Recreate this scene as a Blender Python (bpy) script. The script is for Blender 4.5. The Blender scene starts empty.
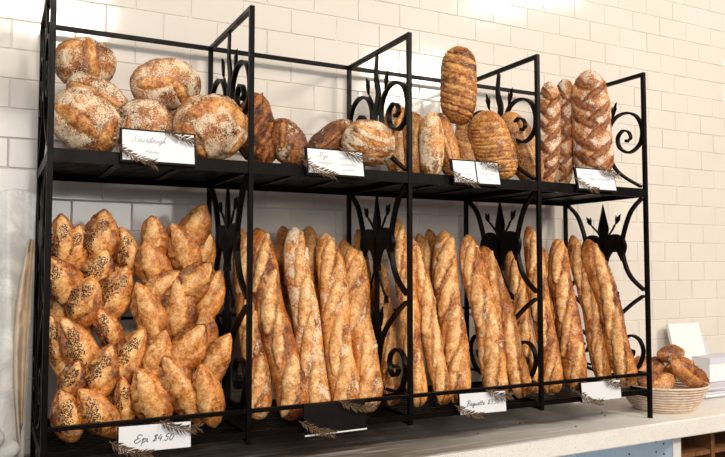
import bpy, bmesh, math, random
import numpy as np
from mathutils import Vector, Matrix

S = bpy.context.scene
COL = S.collection
random.seed(7)

# ------------------------------------------------------------------ camera
CAM = Vector((-0.106, -1.629, 0.4665))
YAW, PITCH, FPX = 0.4732, 0.0537, 727.2
FWD = Vector((math.sin(YAW)*math.cos(PITCH), math.cos(YAW)*math.cos(PITCH), math.sin(PITCH)))
RGT = FWD.cross(Vector((0, 0, 1))).normalized()
UPV = RGT.cross(FWD)
cd = bpy.data.cameras.new('camera'); cd.sensor_width = 36; cd.lens = 36*FPX/725
cam = bpy.data.objects.new('camera', cd); COL.objects.link(cam)
cam.matrix_world = Matrix.Translation(CAM) @ Matrix((RGT, UPV, -FWD)).transposed().to_4x4()
S.camera = cam

# ------------------------------------------------------------------ light
w = bpy.data.worlds.new('room_light'); S.world = w; w.use_nodes = True
bg = w.node_tree.nodes['Background']; bg.inputs[0].default_value = (0.90, 0.93, 1.0, 1); bg.inputs[1].default_value = 0.19

def area(name, loc, target, sx, sy, power, color):
    l = bpy.data.lights.new(name, 'AREA'); l.shape = 'RECTANGLE'; l.size = sx; l.size_y = sy
    l.energy = power; l.color = color
    o = bpy.data.objects.new(name, l); COL.objects.link(o); o.location = loc
    o.rotation_euler = (Vector(target)-Vector(loc)).to_track_quat('-Z', 'Y').to_euler()
    return o
area('ceiling_panel_light', (0.2, -2.6, 2.2), (0.8, 0.2, 0.4), 0.7, 0.4, 54, (1.0, 0.91, 0.79))
area('ceiling_panel_light', (3.55, -1.95, 2.58), (1.8, 0.2, 0.3), 0.85, 0.16, 36, (1.0, 0.89, 0.75))
area('ceiling_panel_light', (2.9, -2.7, 2.0), (1.8, 0.1, 0.1), 0.6, 0.4, 60, (1.0, 0.89, 0.76))
area('window_daylight', (-2.6, -2.0, 1.5), (0.3, 0.3, 0.5), 1.6, 1.8, 20, (0.70, 0.86, 1.0))
area('shopfront_window_light', (0.4, -4.6, 1.35), (0.9, 0.3, 0.35), 2.2, 1.0, 50, (1.0, 0.95, 0.90))

S.view_settings.view_transform = 'Standard'; S.view_settings.look = 'None'
S.view_settings.gamma = 1; S.view_settings.use_curve_mapping = False
S.view_settings.exposure = 0.06

# ------------------------------------------------------------------ helpers
def at(u, v, Y):
    d = FWD + RGT*((u-362.5)/FPX) - UPV*((v-228.5)/FPX)
    return CAM + d*((Y-CAM.y)/d.y)
def atX(u, v, X):
    d = FWD + RGT*((u-362.5)/FPX) - UPV*((v-228.5)/FPX)
    return CAM + d*((X-CAM.x)/d.x)
def mpp(P):                       # metres per pixel at a point
    return (Vector(P)-CAM).dot(FWD)/FPX

def tag(o, label=None, cat=None, group=None, kind=None):
    if label: o['label'] = label
    if cat: o['category'] = cat
    if group: o['group'] = group
    if kind: o['kind'] = kind
    return o
def empty(name, loc=(0, 0, 0)):
    o = bpy.data.objects.new(name, None); COL.objects.link(o); o.location = loc; o.empty_display_size = .05
    return o
def link(name, me, mat, parent=None, smooth=False):
    for m in (mat if isinstance(mat, (list, tuple)) else [mat]): me.materials.append(m)
    o = bpy.data.objects.new(name, me); COL.objects.link(o)
    if parent: o.parent = parent
    if smooth: me.polygons.foreach_set('use_smooth', [True]*len(me.polygons))
    return o

class MB:
    def __init__(s): s.v = []; s.f = []; s.m = []
    def add(s, vs, fs, mi=0):
        n = len(s.v); s.v += [tuple(x) for x in vs]; s.f += [tuple(i+n for i in f) for f in fs]; s.m += [mi]*len(fs)
    def box(s, a, b, mi=0, bev=0):
        x0, y0, z0 = a; x1, y1, z1 = b
        if bev:
            bm = bmesh.new(); bmesh.ops.create_cube(bm, size=1)
            for q in bm.verts: q.co = Vector(((x0+x1)/2+q.co.x*(x1-x0), (y0+y1)/2+q.co.y*(y1-y0), (z0+z1)/2+q.co.z*(z1-z0)))
            bmesh.ops.bevel(bm, geom=bm.edges[:], offset=bev, segments=2, affect='EDGES', profile=.5)
            bm.verts.index_update()
            s.add([q.co[:] for q in bm.verts], [[q.index for q in f.verts] for f in bm.faces], mi); bm.free(); return
        s.add([(x0,y0,z0),(x1,y0,z0),(x1,y1,z0),(x0,y1,z0),(x0,y0,z1),(x1,y0,z1),(x1,y1,z1),(x0,y1,z1)],
              [(0,3,2,1),(4,5,6,7),(0,1,5,4),(1,2,6,5),(2,3,7,6),(3,0,4,7)], mi)
    def tube(s, pts, r, n=8, mi=0):
        pts = [Vector(p) for p in pts]; k = len(pts)
        rs = r if isinstance(r, (list, tuple)) else [r]*k
        t0 = (pts[1]-pts[0]).normalized(); a = t0.orthogonal().normalized()
        vs = []
        for i, p in enumerate(pts):
            t = (pts[min(i+1, k-1)]-pts[max(i-1, 0)]).normalized()
            a = (a - t*a.dot(t)).normalized(); b = t.cross(a)
            for j in range(n):
                g = 2*math.pi*j/n; vs.append(p+(a*math.cos(g)+b*math.sin(g))*rs[i])
        fs = [(i*n+j, i*n+(j+1) % n, (i+1)*n+(j+1) % n, (i+1)*n+j) for i in range(k-1) for j in range(n)]
        fs += [tuple(range(n))[::-1], tuple((k-1)*n+j for j in range(n))]
        s.add(vs, fs, mi)
    def strap(s, pts, th, wx, mi=0):
        """flat bar bent in the YZ plane: pts (y,z), in-plane thickness th (number or list), width wx across X"""
        k = len(pts); vs = []
        ths = th if isinstance(th, (list, tuple)) else [th]*k
        for i, p in enumerate(pts):
            a = pts[max(i-1, 0)]; b = pts[min(i+1, k-1)]
            ty, tz = b[0]-a[0], b[1]-a[1]; l = math.hypot(ty, tz) or 1; ny, nz = -tz/l, ty/l
            h = ths[i]/2
            for sx, sn in ((-1, -1), (1, -1), (1, 1), (-1, 1)):
                vs.append((sx*wx/2, p[0]+ny*h*sn, p[1]+nz*h*sn))
        fs = [(i*4+j, i*4+(j+1) % 4, (i+1)*4+(j+1) % 4, (i+1)*4+j) for i in range(k-1) for j in range(4)]
        fs += [(3, 2, 1, 0), tuple((k-1)*4+j for j in range(4))]
        s.add(vs, fs, mi)
    def mesh(s, name):
        me = bpy.data.meshes.new(name); me.from_pydata(s.v, [], s.f)
        me.polygons.foreach_set('material_index', s.m); me.validate(); me.update()
        bm = bmesh.new(); bm.from_mesh(me); bmesh.ops.recalc_face_normals(bm, faces=bm.faces); bm.to_mesh(me); bm.free()
        return me
    def build(s, name, mat, parent=None, smooth=False): return link(name, s.mesh(name), mat, parent, smooth)

def spline(pts, n=8):
    """Catmull-Rom through tuples"""
    P = [pts[0]]+list(pts)+[pts[-1]]; out = []
    for i in range(1, len(P)-2):
        for j in range(n):
            t = j/n; p0, p1, p2, p3 = P[i-1:i+3]
            out.append(tuple(.5*((2*b)+(-a+c)*t+(2*a-5*b+4*c-d)*t*t+(-a+3*b-3*c+d)*t**3) for a, b, c, d in zip(p0, p1, p2, p3)))
    out.append(tuple(pts[-1])); return out

# ------------------------------------------------------------------ materials
def new_mat(name):
    m = bpy.data.materials.new(name); m.use_nodes = True; nt = m.node_tree
    return m, nt, nt.nodes['Principled BSDF']
def N(nt, t, **kw):
    n = nt.nodes.new(t)
    for k, v in kw.items():
        if k.startswith('i_'):
            key = k[2:]; key = int(key) if key.isdigit() else key.replace('_', ' ')
            n.inputs[key].default_value = v
        else: setattr(n, k, v)
    return n
def ramp(nt, fac, stops):
    r = nt.nodes.new('ShaderNodeValToRGB'); e = r.color_ramp.elements
    while len(e) < len(stops): e.new(0.5)
    for x, (p, c) in zip(e, stops):
        x.position = p; x.color = (*c, 1) if len(c) == 3 else c
    nt.links.new(fac, r.inputs[0]); return r.outputs[0]
def mixc(nt, fac, a, b, mode='MIX'):
    m = nt.nodes.new('ShaderNodeMix'); m.data_type = 'RGBA'; m.blend_type = mode
    for s_, v in ((m.inputs['Factor'], fac), (m.inputs[6], a), (m.inputs[7], b)):
        if isinstance(v, (int, float)): s_.default_value = v
        elif isinstance(v, tuple): s_.default_value = (*v, 1)
        else: nt.links.new(v, s_)
    return m.outputs[2]
def mth(nt, op, a, b=0.0, clamp=False):
    m = nt.nodes.new('ShaderNodeMath'); m.operation = op; m.use_clamp = clamp
    for s_, v in ((m.inputs[0], a), (m.inputs[1], b)):
        if isinstance(v, (int, float)): s_.default_value = v
        else: nt.links.new(v, s_)
    return m.outputs[0]
def noise(nt, vec, scale, detail=4, rough=.55, dist=0):
    n = N(nt, 'ShaderNodeTexNoise', i_Scale=scale, i_Detail=detail, i_Roughness=rough, i_Distortion=dist)
    nt.links.new(vec, n.inputs['Vector']); return n.outputs[0]
def bump(nt, h, strength, dist, bsdf):
    b = N(nt, 'ShaderNodeBump', i_Strength=strength, i_Distance=dist)
    nt.links.new(h, b.inputs['Height']); nt.links.new(b.outputs[0], bsdf.inputs['Normal'])
def obj_vec(nt):
    return N(nt, 'ShaderNodeTexCoord').outputs['Object']

def simple(name, col, rough=.5, metal=0, var=0, scale=40, bmp=0):
    m, nt, b = new_mat(name); b.inputs['Roughness'].default_value = rough; b.inputs['Metallic'].default_value = metal
    v = obj_vec(nt); n = noise(nt, v, scale)
    c = ramp(nt, n, [(.3, tuple(x*(1-var) for x in col)), (.7, tuple(min(1, x*(1+var)) for x in col))])
    nt.links.new(c, b.inputs['Base Color'])
    if bmp: bump(nt, n, bmp, .002, b)
    return m

def bread_mat(name, dark, mid, gold, score_a, score_b, flour_col=(.84,.68,.47), seed_col=None, seed_scale=160, seed_r=.32, blister=1.0, rough=.55, fs=170):
    m, nt, b = new_mat(name)
    v = obj_vec(nt)
    info = N(nt, 'ShaderNodeObjectInfo')
    off = N(nt, 'ShaderNodeVectorMath', operation='SCALE'); nt.links.new(v, off.inputs[0]); off.inputs['Scale'].default_value = 1
    add = N(nt, 'ShaderNodeVectorMath', operation='ADD'); nt.links.new(off.outputs[0], add.inputs[0])
    rnd = mth(nt, 'MULTIPLY', info.outputs['Random'], 13.0); cx = N(nt, 'ShaderNodeCombineXYZ'); nt.links.new(rnd, cx.inputs[0]); nt.links.new(rnd, cx.inputs[2])
    nt.links.new(cx.outputs[0], add.inputs[1]); v = add.outputs[0]
    att = N(nt, 'ShaderNodeAttribute', attribute_name='crust'); sep = N(nt, 'ShaderNodeSeparateColor'); nt.links.new(att.outputs['Color'], sep.inputs[0])
    sc, fl, sd = sep.outputs[0], sep.outputs[1], sep.outputs[2]
    edge = att.outputs['Alpha']
    big = noise(nt, v, 15, 5, .6, .2)
    shift = mth(nt, 'MULTIPLY', mth(nt, 'SUBTRACT', info.outputs['Random'], .5), .12)
    big = mth(nt, 'ADD', big, shift)
    base = ramp(nt, big, [(.33, dark), (.45, mid), (.59, gold), (.70, tuple(min(1, x*1.15) for x in gold))])
    fine = noise(nt, v, 260*blister, 3, .6)
    # opened score: paler, streaked
    wv = noise(nt, v, 34, 4, .6, .3)
    scol = ramp(nt, wv, [(.38, score_b), (.60, score_a)])
    patch = noise(nt, v, 48, 5, .7)
    scm = mth(nt, 'MULTIPLY', sc, ramp(nt, patch, [(.30, (.25,)*3), (.52, (1,)*3)]))
    col = mixc(nt, scm, base, scol)
    grain = noise(nt, v, 150*blister, 4, .7)
    col = mixc(nt, .75, col, ramp(nt, grain, [(.34, (.06, .02, .0)), (.50, (.5, .5, .5)), (.66, (.95, .90, .80))]), 'SOFT_LIGHT')
    col = mixc(nt, .50, col, ramp(nt, fine, [(.36, (.05, .02, .0)), (.50, (.5, .5, .5)), (.66, (.95, .90, .80))]), 'SOFT_LIGHT')
    # dark baked edge of the ear
    col = mixc(nt, mth(nt, 'MULTIPLY', edge, .65), col, tuple(x*.45 for x in dark))
    # flour
    fn = noise(nt, v, fs, 6, .72, .3); fn2 = noise(nt, v, 28, 3, .5)
    thr = mth(nt, 'ADD', mth(nt, 'MULTIPLY', fl, .225), mth(nt, 'MULTIPLY', mth(nt, 'SUBTRACT', fn2, .5), .75))
    fm = mth(nt, 'MULTIPLY', mth(nt, 'SUBTRACT', mth(nt, 'ADD', fn, thr), .66), 10.0, True)
    fm = mth(nt, 'MULTIPLY', fm, mth(nt, 'MULTIPLY', fl, 2.0, True))
    col = mixc(nt, mth(nt, 'MULTIPLY', fm, .86), col, flour_col)
    h = mth(nt, 'ADD', mth(nt, 'MULTIPLY', fine, .35), mth(nt, 'MULTIPLY', noise(nt, v, 70, 5, .6), 1.0))
    if seed_col:
        vo = N(nt, 'ShaderNodeTexVoronoi', i_Scale=seed_scale); nt.links.new(v, vo.inputs['Vector'])
        dot = mth(nt, 'LESS_THAN', vo.outputs['Distance'], seed_r)
        gate = mth(nt, 'GREATER_THAN', mth(nt, 'ADD', sd, mth(nt, 'MULTIPLY', mth(nt, 'SUBTRACT', noise(nt, v, 90, 2), .5), 1.2)), .55)
        sm = mth(nt, 'MULTIPLY', dot, gate)
        sv = N(nt, 'ShaderNodeSeparateColor'); nt.links.new(vo.outputs['Color'], sv.inputs[0])
        scc = ramp(nt, sv.outputs[0], [(.1, tuple(x*.6 for x in seed_col)), (.8, seed_col)])
        col = mixc(nt, sm, col, scc); h = mth(nt, 'ADD', h, mth(nt, 'MULTIPLY', sm, .5))
    nt.links.new(col, b.inputs['Base Color'])
    b.inputs['Roughness'].default_value = rough
    nt.links.new(mth(nt, 'ADD', rough-.06, mth(nt, 'MULTIPLY', fm, .4)), b.inputs['Roughness'])
    b.inputs['Specular IOR Level'].default_value = .42
    bump(nt, h, .8, .0022, b)
    return m

M = {}
M['baguette'] = bread_mat('baguette_crust', (.16,.035,.006), (.40,.125,.020), (.70,.32,.085), (.88,.55,.25), (.60,.27,.075))
M['boule'] = bread_mat('floured_boule_crust', (.11,.035,.010), (.30,.105,.028), (.50,.21,.065), (.76,.40,.14), (.42,.14,.03), fs=300)
M['dark'] = bread_mat('dark_rye_crust', (.028,.008,.003), (.11,.032,.009), (.24,.085,.022), (.50,.19,.045), (.14,.035,.008))
M['seeded'] = bread_mat('seeded_crust', (.11,.028,.006), (.34,.12,.024), (.56,.25,.065), (.80,.42,.13), (.34,.11,.022), seed_col=(.66,.46,.25), seed_scale=230, seed_r=.36)
M['epi'] = bread_mat('epi_crust', (.13,.030,.006), (.36,.11,.018), (.62,.245,.055), (.86,.50,.20), (.55,.21,.045), seed_col=(.012,.010,.012), seed_scale=330, seed_r=.50, rough=.45)
M['zigzag'] = bread_mat('zigzag_loaf_crust', (.13,.04,.011), (.34,.12,.03), (.52,.22,.065), (.32,.10,.02), (.12,.03,.006), flour_col=(.78,.66,.51), fs=240)

def iron_mat():
    m, nt, b = new_mat('black_iron'); v = obj_vec(nt)
    n = noise(nt, v, 60, 6, .7); nt.links.new(ramp(nt, n, [(.35, (.0012,.0008,.0007)), (.75, (.006,.0035,.0028))]), b.inputs['Base Color'])
    nt.links.new(ramp(nt, noise(nt, v, 25, 3), [(.3, (.30,)*3), (.7, (.5,)*3)]), b.inputs['Roughness'])
    b.inputs['Specular IOR Level'].default_value = .09
    bump(nt, noise(nt, v, 180, 4), .25, .001, b); return m
M['iron'] = iron_mat()

def tile_mat():
    m, nt, b = new_mat('white_glazed_tile'); v = obj_vec(nt)
    nt.links.new(ramp(nt, noise(nt, v, 3, 3), [(.3, (.70,.645,.575)), (.7, (.75,.695,.625))]), b.inputs['Base Color'])
    b.inputs['Roughness'].default_value = .09
    bump(nt, noise(nt, v, 14, 2, .4), .10, .004, b); return m
M['tile'] = tile_mat()
M['grout'] = simple('wall_grout', (.70,.65,.58), .85, var=.06, scale=80)

def stone_mat():
    m, nt, b = new_mat('speckled_stone'); v = obj_vec(nt)
    base = ramp(nt, noise(nt, v, 5, 5, .6), [(.3, (.74,.70,.64)), (.7, (.84,.81,.76))])
    for sc, c, thr in ((150, (.34,.32,.31), .20), (190, (.90,.89,.87), .24), (110, (.20,.17,.15), .10)):
        vo = N(nt, 'ShaderNodeTexVoronoi', i_Scale=sc); nt.links.new(v, vo.inputs['Vector'])
        base = mixc(nt, mth(nt, 'MULTIPLY', mth(nt, 'LESS_THAN', vo.outputs['Distance'], thr), .55), base, c)
    # brown streaks running lengthwise on the worktop, fading out towards its right end
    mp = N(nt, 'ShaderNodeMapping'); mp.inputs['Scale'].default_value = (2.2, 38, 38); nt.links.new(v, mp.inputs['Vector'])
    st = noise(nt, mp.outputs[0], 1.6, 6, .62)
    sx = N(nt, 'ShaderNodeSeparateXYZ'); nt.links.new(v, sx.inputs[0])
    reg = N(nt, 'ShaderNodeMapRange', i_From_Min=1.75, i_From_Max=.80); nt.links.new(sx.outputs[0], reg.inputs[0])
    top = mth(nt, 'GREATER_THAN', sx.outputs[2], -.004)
    streaks = mth(nt, 'MULTIPLY', mth(nt, 'MULTIPLY', reg.outputs[0], top), ramp(nt, st, [(.25, (0,0,0)), (.48, (1,1,1))]))
    base = mixc(nt, mth(nt, 'MULTIPLY', streaks, .85), base, (.10,.052,.030))
    nt.links.new(base, b.inputs['Base Color']); b.inputs['Roughness'].default_value = .5; b.inputs['Specular IOR Level'].default_value = .25
    bump(nt, noise(nt, v, 120, 3), .06, .001, b); return m
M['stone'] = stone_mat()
M['card'] = simple('white_card', (.72,.73,.74), .45, var=.02)
M['ink'] = simple('grey_ink', (.10,.10,.11), .6, var=.1)
M['ink_faint'] = simple('faded_ink', (.36,.36,.42), .6, var=.1)
M['frame'] = simple('black_sign_frame', (.006,.004,.004), .5, var=.2)
M['frame'].node_tree.nodes['Principled BSDF'].inputs['Specular IOR Level'].default_value = .1
M['sprig'] = simple('dried_leaf', (.085,.045,.016), .6, var=.45, scale=60)
M['twig'] = simple('brown_twig', (.13,.07,.03), .7, var=.3)
M['panel'] = simple('pale_blue_laminate', (.68,.80,.90), .5, var=.03)
M['panel_edge'] = simple('white_laminate_edge', (.72,.71,.70), .5, var=.02)
M['hole'] = simple('black_pin_hole', (.01,.01,.012), .8)
M['floor'] = simple('brown_floor', (.16,.10,.07), .6, var=.2, scale=6)
M['paper'] = simple('white_paper', (.82,.81,.80), .55, var=.02, scale=20)
M['paper_shade'] = simple('shaded_white_paper', (.62,.60,.68), .6, var=.03)  # white paper with the tone of its shaded faces put into the colour
M['kraft'] = simple('beige_paper', (.62,.50,.36), .7, var=.12, scale=25)

def wood_mat():
    m, nt, b = new_mat('brown_wood'); v = obj_vec(nt)
    mp = N(nt, 'ShaderNodeMapping'); mp.inputs['Scale'].default_value = (30, 30, 3); nt.links.new(v, mp.inputs['Vector'])
    nt.links.new(ramp(nt, noise(nt, mp.outputs[0], 2, 6, .6), [(.3, (.10,.038,.014)), (.7, (.27,.12,.045))]), b.inputs['Base Color'])
    b.inputs['Roughness'].default_value = .5; return m
M['wood'] = wood_mat()
def cane_mat():
    m, nt, b = new_mat('coiled_cane'); v = obj_vec(nt)
    nt.links.new(ramp(nt, noise(nt, v, 60, 5), [(.3, (.62,.46,.33)), (.7, (.84,.70,.55))]), b.inputs['Base Color'])
    b.inputs['Roughness'].default_value = .7; bump(nt, noise(nt, v, 300, 3), .4, .001, b); return m
M['cane'] = cane_mat()
def plastic_mat():
    m, nt, b = new_mat('clear_plastic_film'); v = obj_vec(nt)
    b.inputs['Base Color'].default_value = (.92,.91,.87,1); b.inputs['Roughness'].default_value = .28
    tr = N(nt, 'ShaderNodeBsdfTransparent'); mx = N(nt, 'ShaderNodeMixShader')
    nt.links.new(ramp(nt, noise(nt, v, 9, 4, .6, 1), [(.38, (.30,)*3), (.66, (.80,)*3)]), mx.inputs[0])
    nt.links.new(tr.outputs[0], mx.inputs[1]); nt.links.new(b.outputs[0], mx.inputs[2])
    nt.links.new(mx.outputs[0], nt.nodes['Material Output'].inputs['Surface']); return m
M['film'] = plastic_mat()

# ------------------------------------------------------------------ setting
WALLY = .405
TW, TH = .1524, .0762
def build_wall():
    mb = MB(); x0, x1, z0, z1 = -2.6, 4.4, -.9, 2.5
    mb.box((x0, WALLY+.0026, z0), (x1, WALLY+.12, z1), 0)
    rnd = random.Random(3); g = .0007; bev = .0022
    k0 = math.floor((z0-.871)/TH)
    for k in range(k0, 60):
        za = .871+k*TH; zb = za+TH
        if zb > z1 or za < -.08: continue
        xo = .6147+(0 if (k-1) % 2 == 0 else TW/2)
        for i in range(-22, 26):
            xa = xo+i*TW; xb = xa+TW
            if xb > x1 or xa < x0: continue
            tx = rnd.gauss(0, .0045); tz = rnd.gauss(0, .0045)
            cx, cz = (xa+xb)/2, (za+zb)/2
            def P(x, z, y): return (x, y+(x-cx)*tx+(z-cz)*tz, z)
            a, b_, c, d = xa+g, xb-g, za+g, zb-g
            o = [P(a, c, WALLY+.0025), P(b_, c, WALLY+.0025), P(b_, d, WALLY+.0025), P(a, d, WALLY+.0025)]
            n_ = [P(a+bev, c+bev, WALLY), P(b_-bev, c+bev, WALLY), P(b_-bev, d-bev, WALLY), P(a+bev, d-bev, WALLY)]
            mb.add(o+n_, [(4,5,6,7),(0,1,5,4),(1,2,6,5),(2,3,7,6),(3,0,4,7)], 1)
    me = bpy.data.meshes.new('wall_back'); me.from_pydata(mb.v, [], mb.f); me.polygons.foreach_set('material_index', mb.m); me.update()
    o = link('wall_back', me, [M['grout'], M['tile']]); tag(o, kind='structure')
build_wall()
mb = MB(); mb.box((-3.5, -3.5, -.93), (5, .6, -.9)); tag(mb.build('floor', M['floor']), kind='structure')

FRONTY = -.067
ct = empty('service_counter', (1.0, .17, -.9)); tag(ct, 'pale speckled stone counter running along the tiled wall beneath the rack', 'counter')
def child(mb, name, mat, root, smooth=False):
    o = mb.build(name, mat, root, smooth); o.location = -root.location; return o
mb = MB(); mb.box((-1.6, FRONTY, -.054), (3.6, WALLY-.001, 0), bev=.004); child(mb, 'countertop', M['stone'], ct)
mb = MB(); mb.box((1.79, -.035, -.9), (1.82, .39, -.055), 0); child(mb, 'side_panel', M['panel'], ct)
mb = MB(); mb.box((1.788, -.037, -.9), (1.822, -.034, -.055), 0); child(mb, 'panel_edge', M['panel_edge'], ct)
mb = MB()
for y in (.0, .03, .14):
    for z in np.arange(-.085, -.30, -.032):
        mb = MB(); mb.tube([(1.7888, y, z), (1.7902, y, z)], .003, 8); child(mb, 'pin_hole', M['hole'], ct)
mb = MB(); mb.box((-1.55, .385, -.9), (1.79, .40, -.055)); child(mb, 'back_panel', M['panel'], ct)
mb = MB(); mb.box((-1.55, .0, -.5), (1.79, .385, -.48)); child(mb, 'shelf', M['panel'], ct)
mb = MB(); mb.box((-1.58, -.035, -.9), (-1.55, .40, -.055)); child(mb, 'side_panel', M['panel'], ct)

wk = empty('wooden_bin_unit', (2.2, .15, -.9)); tag(wk, 'brown wooden compartment unit beneath the right end of the stone counter', 'shelf unit')
for x in (1.83, 1.985, 2.20, 2.42):
    mb = MB(); mb.box((x, -.02, -.9), (x+.016, .38, -.056)); child(mb, 'divider', M['wood'], wk)
mb = MB(); mb.box((1.83, .36, -.9), (2.436, .375, -.056)); child(mb, 'back_board', M['wood'], wk)
for z in (-.9, -.62, -.34, -.135):
    mb = MB(); mb.box((1.846, -.015, z), (2.42, .36, z+.014)); child(mb, 'board', M['wood'], wk)

# ------------------------------------------------------------------ bread rack
BW, D, H, ZS, ZU, ZL = .433, .36, 1.087, .714, .1364, .081
a = .012; h = a/2
rack = empty('bread_rack', (2*BW, D/2, 0))
tag(rack, 'black wrought iron two tier bread rack with scrolled dividers standing on the counter', 'rack')
def rp(mb, name, smooth=False): return child(mb, name, M['iron'], rack, smooth)
for i in range(5):
    for y in (0, D):
        mb = MB(); z0 = 0 if i in (0, 4) else .062
        mb.box((i*BW-h, y-h, z0), (i*BW+h, y+h, H), bev=.001); rp(mb, 'post')
    mb = MB(); mb.box((i*BW-h, h, H-a), (i*BW+h, D-h, H), bev=.001); rp(mb, 'top_bar')
for z0, z1, y, nm in ((H-a, H, D, 'top_rail'), (ZU-.005, ZU+.005, 0, 'guard_rail'), (ZS+.10, ZS+.108, D, 'back_rail'), (.33, .338, D, 'back_rail')):
    for i in range(4):
        mb = MB(); mb.box((i*BW+h, y-.005, z0), ((i+1)*BW-h, y+.005, z1), bev=.001); rp(mb, nm)
def deck(z, name, fh=.028):
    mb = MB()
    # angle frame: front, back, both ends, dividers
    for i in range(4):
        xa, xb = i*BW+h, (i+1)*BW-h
        mb.box((xa, -.004, z+.001-fh), (xb, 0, z+.001)); mb.box((xa, 0, z-.014), (xb, .018, z-.011))
        mb.box((xa, D, z-.027), (xb, D+.004, z+.001)); mb.box((xa, D-.018, z-.014), (xb, D, z-.011))
        n = 15
        for k in range(n):
            y = .012+k*(D-.036)/(n-1); mb.box((xa-.002, y, z-.011), (xb+.002, y+.014, z-.008))
        for q in (1/3, 2/3):
            xm = xa+(xb-xa)*q; mb.box((xm-.008, .004, z-.016), (xm+.008, D-.004, z-.0115))
    for i in range(5):
        mb.box((i*BW-.004, h, z-.025), (i*BW+.004, D-h, z-.001))
    rp(mb, name)
deck(ZS, 'shelf'); deck(ZL+.008, 'tray', .015)
for i in range(5):
    mb = MB(); mb.box((i*BW-.003, h, ZU-.004), (i*BW+.003, D-h, ZU+.004)); rp(mb, 'side_rail')

X4 = 4*BW
def yz(u, v):
    p = atX(u, v, X4); return (min(max(p.y, h*.6), D/2-.001) if False else p.y, p.z)
up = [(641,186.6),(624,176.7),(614,166.7),(608.5,150),(608.5,131),(615.6,118),(627,113),(637,117),(642.6,129.7),(639.8,144),(629.8,152.5),(619.9,148),(617.9,138),(622.7,131),(628.4,132),(630.7,138),(627,141)]
UPC = [yz(*p) for p in up]
lo = [(641.6,198.4),(631,211.5),(624.6,230),(622.2,245),(624.6,262),(631,277),(644,290)]
LOC = [yz(*p) for p in lo]
lo2 = [(643.5,296),(631,305),(616.7,319),(610,333),(608.2,352),(609.5,371)]
LO2 = [yz(*p) for p in lo2]
sp = [(609,374),(620,374),(631,372),(639,366),(643.5,352),(639.5,340),(631,335.5),(623,341),(622.6,350),(626.5,357),(632,356),(633.5,351),(629,349.5)]
SPC = [yz(*p) for p in sp]
def clampy(pts, lo_=.008): return [(min(max(y, lo_), D/2-.003), z) for y, z in pts]
UPC, LOC, LO2, SPC = map(clampy, (UPC, LOC, LO2, SPC))
def fit_z(pts, z0): return pts
def taper(n, t, e=.35, k=.25):
    return [t*(1 if i < n*(1-k) else 1-(1-e)*((i-n*(1-k))/(n*k))) for i in range(n)]
def half_mesh(pts, th, wx, mirror, name, ball=True):
    q = spline(pts, 7)
    if mirror: q = [(D-y, z) for y, z in q]
    mb = MB(); mb.strap(q, th, wx)
    return mb.mesh(name)
def lerp_lobes():
    pass
def flat_shape(poly, th):
    """closed outline in (y,z), bulged to thickness th"""
    mb = MB(); n = len(poly); cy = sum(p[0] for p in poly)/n; cz = sum(p[1] for p in poly)/n
    vs = []
    for f_, x in ((.55, -th/2), (1, 0), (.55, th/2)):
        for y, z in poly: vs.append((x, cy+(y-cy)*f_, cz+(z-cz)*(f_*.5+.5)))
    fs = [(r*n+j, r*n+(j+1) % n, (r+1)*n+(j+1) % n, (r+1)*n+j) for r in (0, 1) for j in range(n)]
    fs += [tuple(range(n))[::-1], tuple(2*n+j for j in range(n))]
    mb.add(vs, fs); return mb
def bud(mb, base, tip, wd, stem_from=None):
    """leaf bud with small side barbs, in (y,z)"""
    by, bz = base; ty, tz = tip; dy, dz = ty-by, tz-bz; l = math.hypot(dy, dz); ny, nz = -dz/l, dy/l
    out = []
    for t, k in ((0,.2),(.25,.8),(.5,1.),(.75,.62),(1,.05)):
        out.append((t, k))
    poly = [(by+dy*t+ny*wd*k/2, bz+dz*t+nz*wd*k/2) for t, k in out]+[(by+dy*t-ny*wd*k/2, bz+dz*t-nz*wd*k/2) for t, k in reversed(out)]
    m2 = flat_shape(poly, .007); mb.add(m2.v, m2.f)
    for s in (-1, 1):
        p0 = (by+dy*.2, bz+dz*.2); p1 = (by+dy*.55+ny*wd*.62*s, bz+dz*.7+nz*wd*.62*s)
        mb.strap([p0, ((p0[0]+p1[0])/2+ny*.002*s, (p0[1]+p1[1])/2), p1], [.004, .004, .001], .004)
    if stem_from: mb.strap(spline([stem_from, ((stem_from[0]+by)/2+ny*.006, (stem_from[1]+bz)/2), base], 5), .0045, .005)
C = D/2
def upper_leaf():
    mb = MB(); zb = UPC[3][1]-.0
    zt = zb+.215
    # wavy centre blade
    q = spline([(C, zb-.01), (C+.006, zb+.05), (C-.010, zb+.10), (C+.004, zb+.15), (C-.002, zt)], 6); n = len(q)
    mb.strap(q, [.010+.015*math.sin(math.pi*min(1, i/n*1.0))**1.2*(1-.3*i/n) if i < n-1 else .001 for i in range(n)], .006)
    bud(mb, (C-.045, zb+.100), (C-.070, zb+.155) , .017, (C-.004, zb+.04))
    bud(mb, (C+.045, zb+.105), (C+.066, zb+.165) , .017, (C+.004, zb+.04))
    mb.strap([(C-.014, zb+.0), (C+.014, zb+.0)], .022, .014)
    return mb.mesh('leaf_finial')
zL = yz(617, 243)[1]           # lobe level
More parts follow.
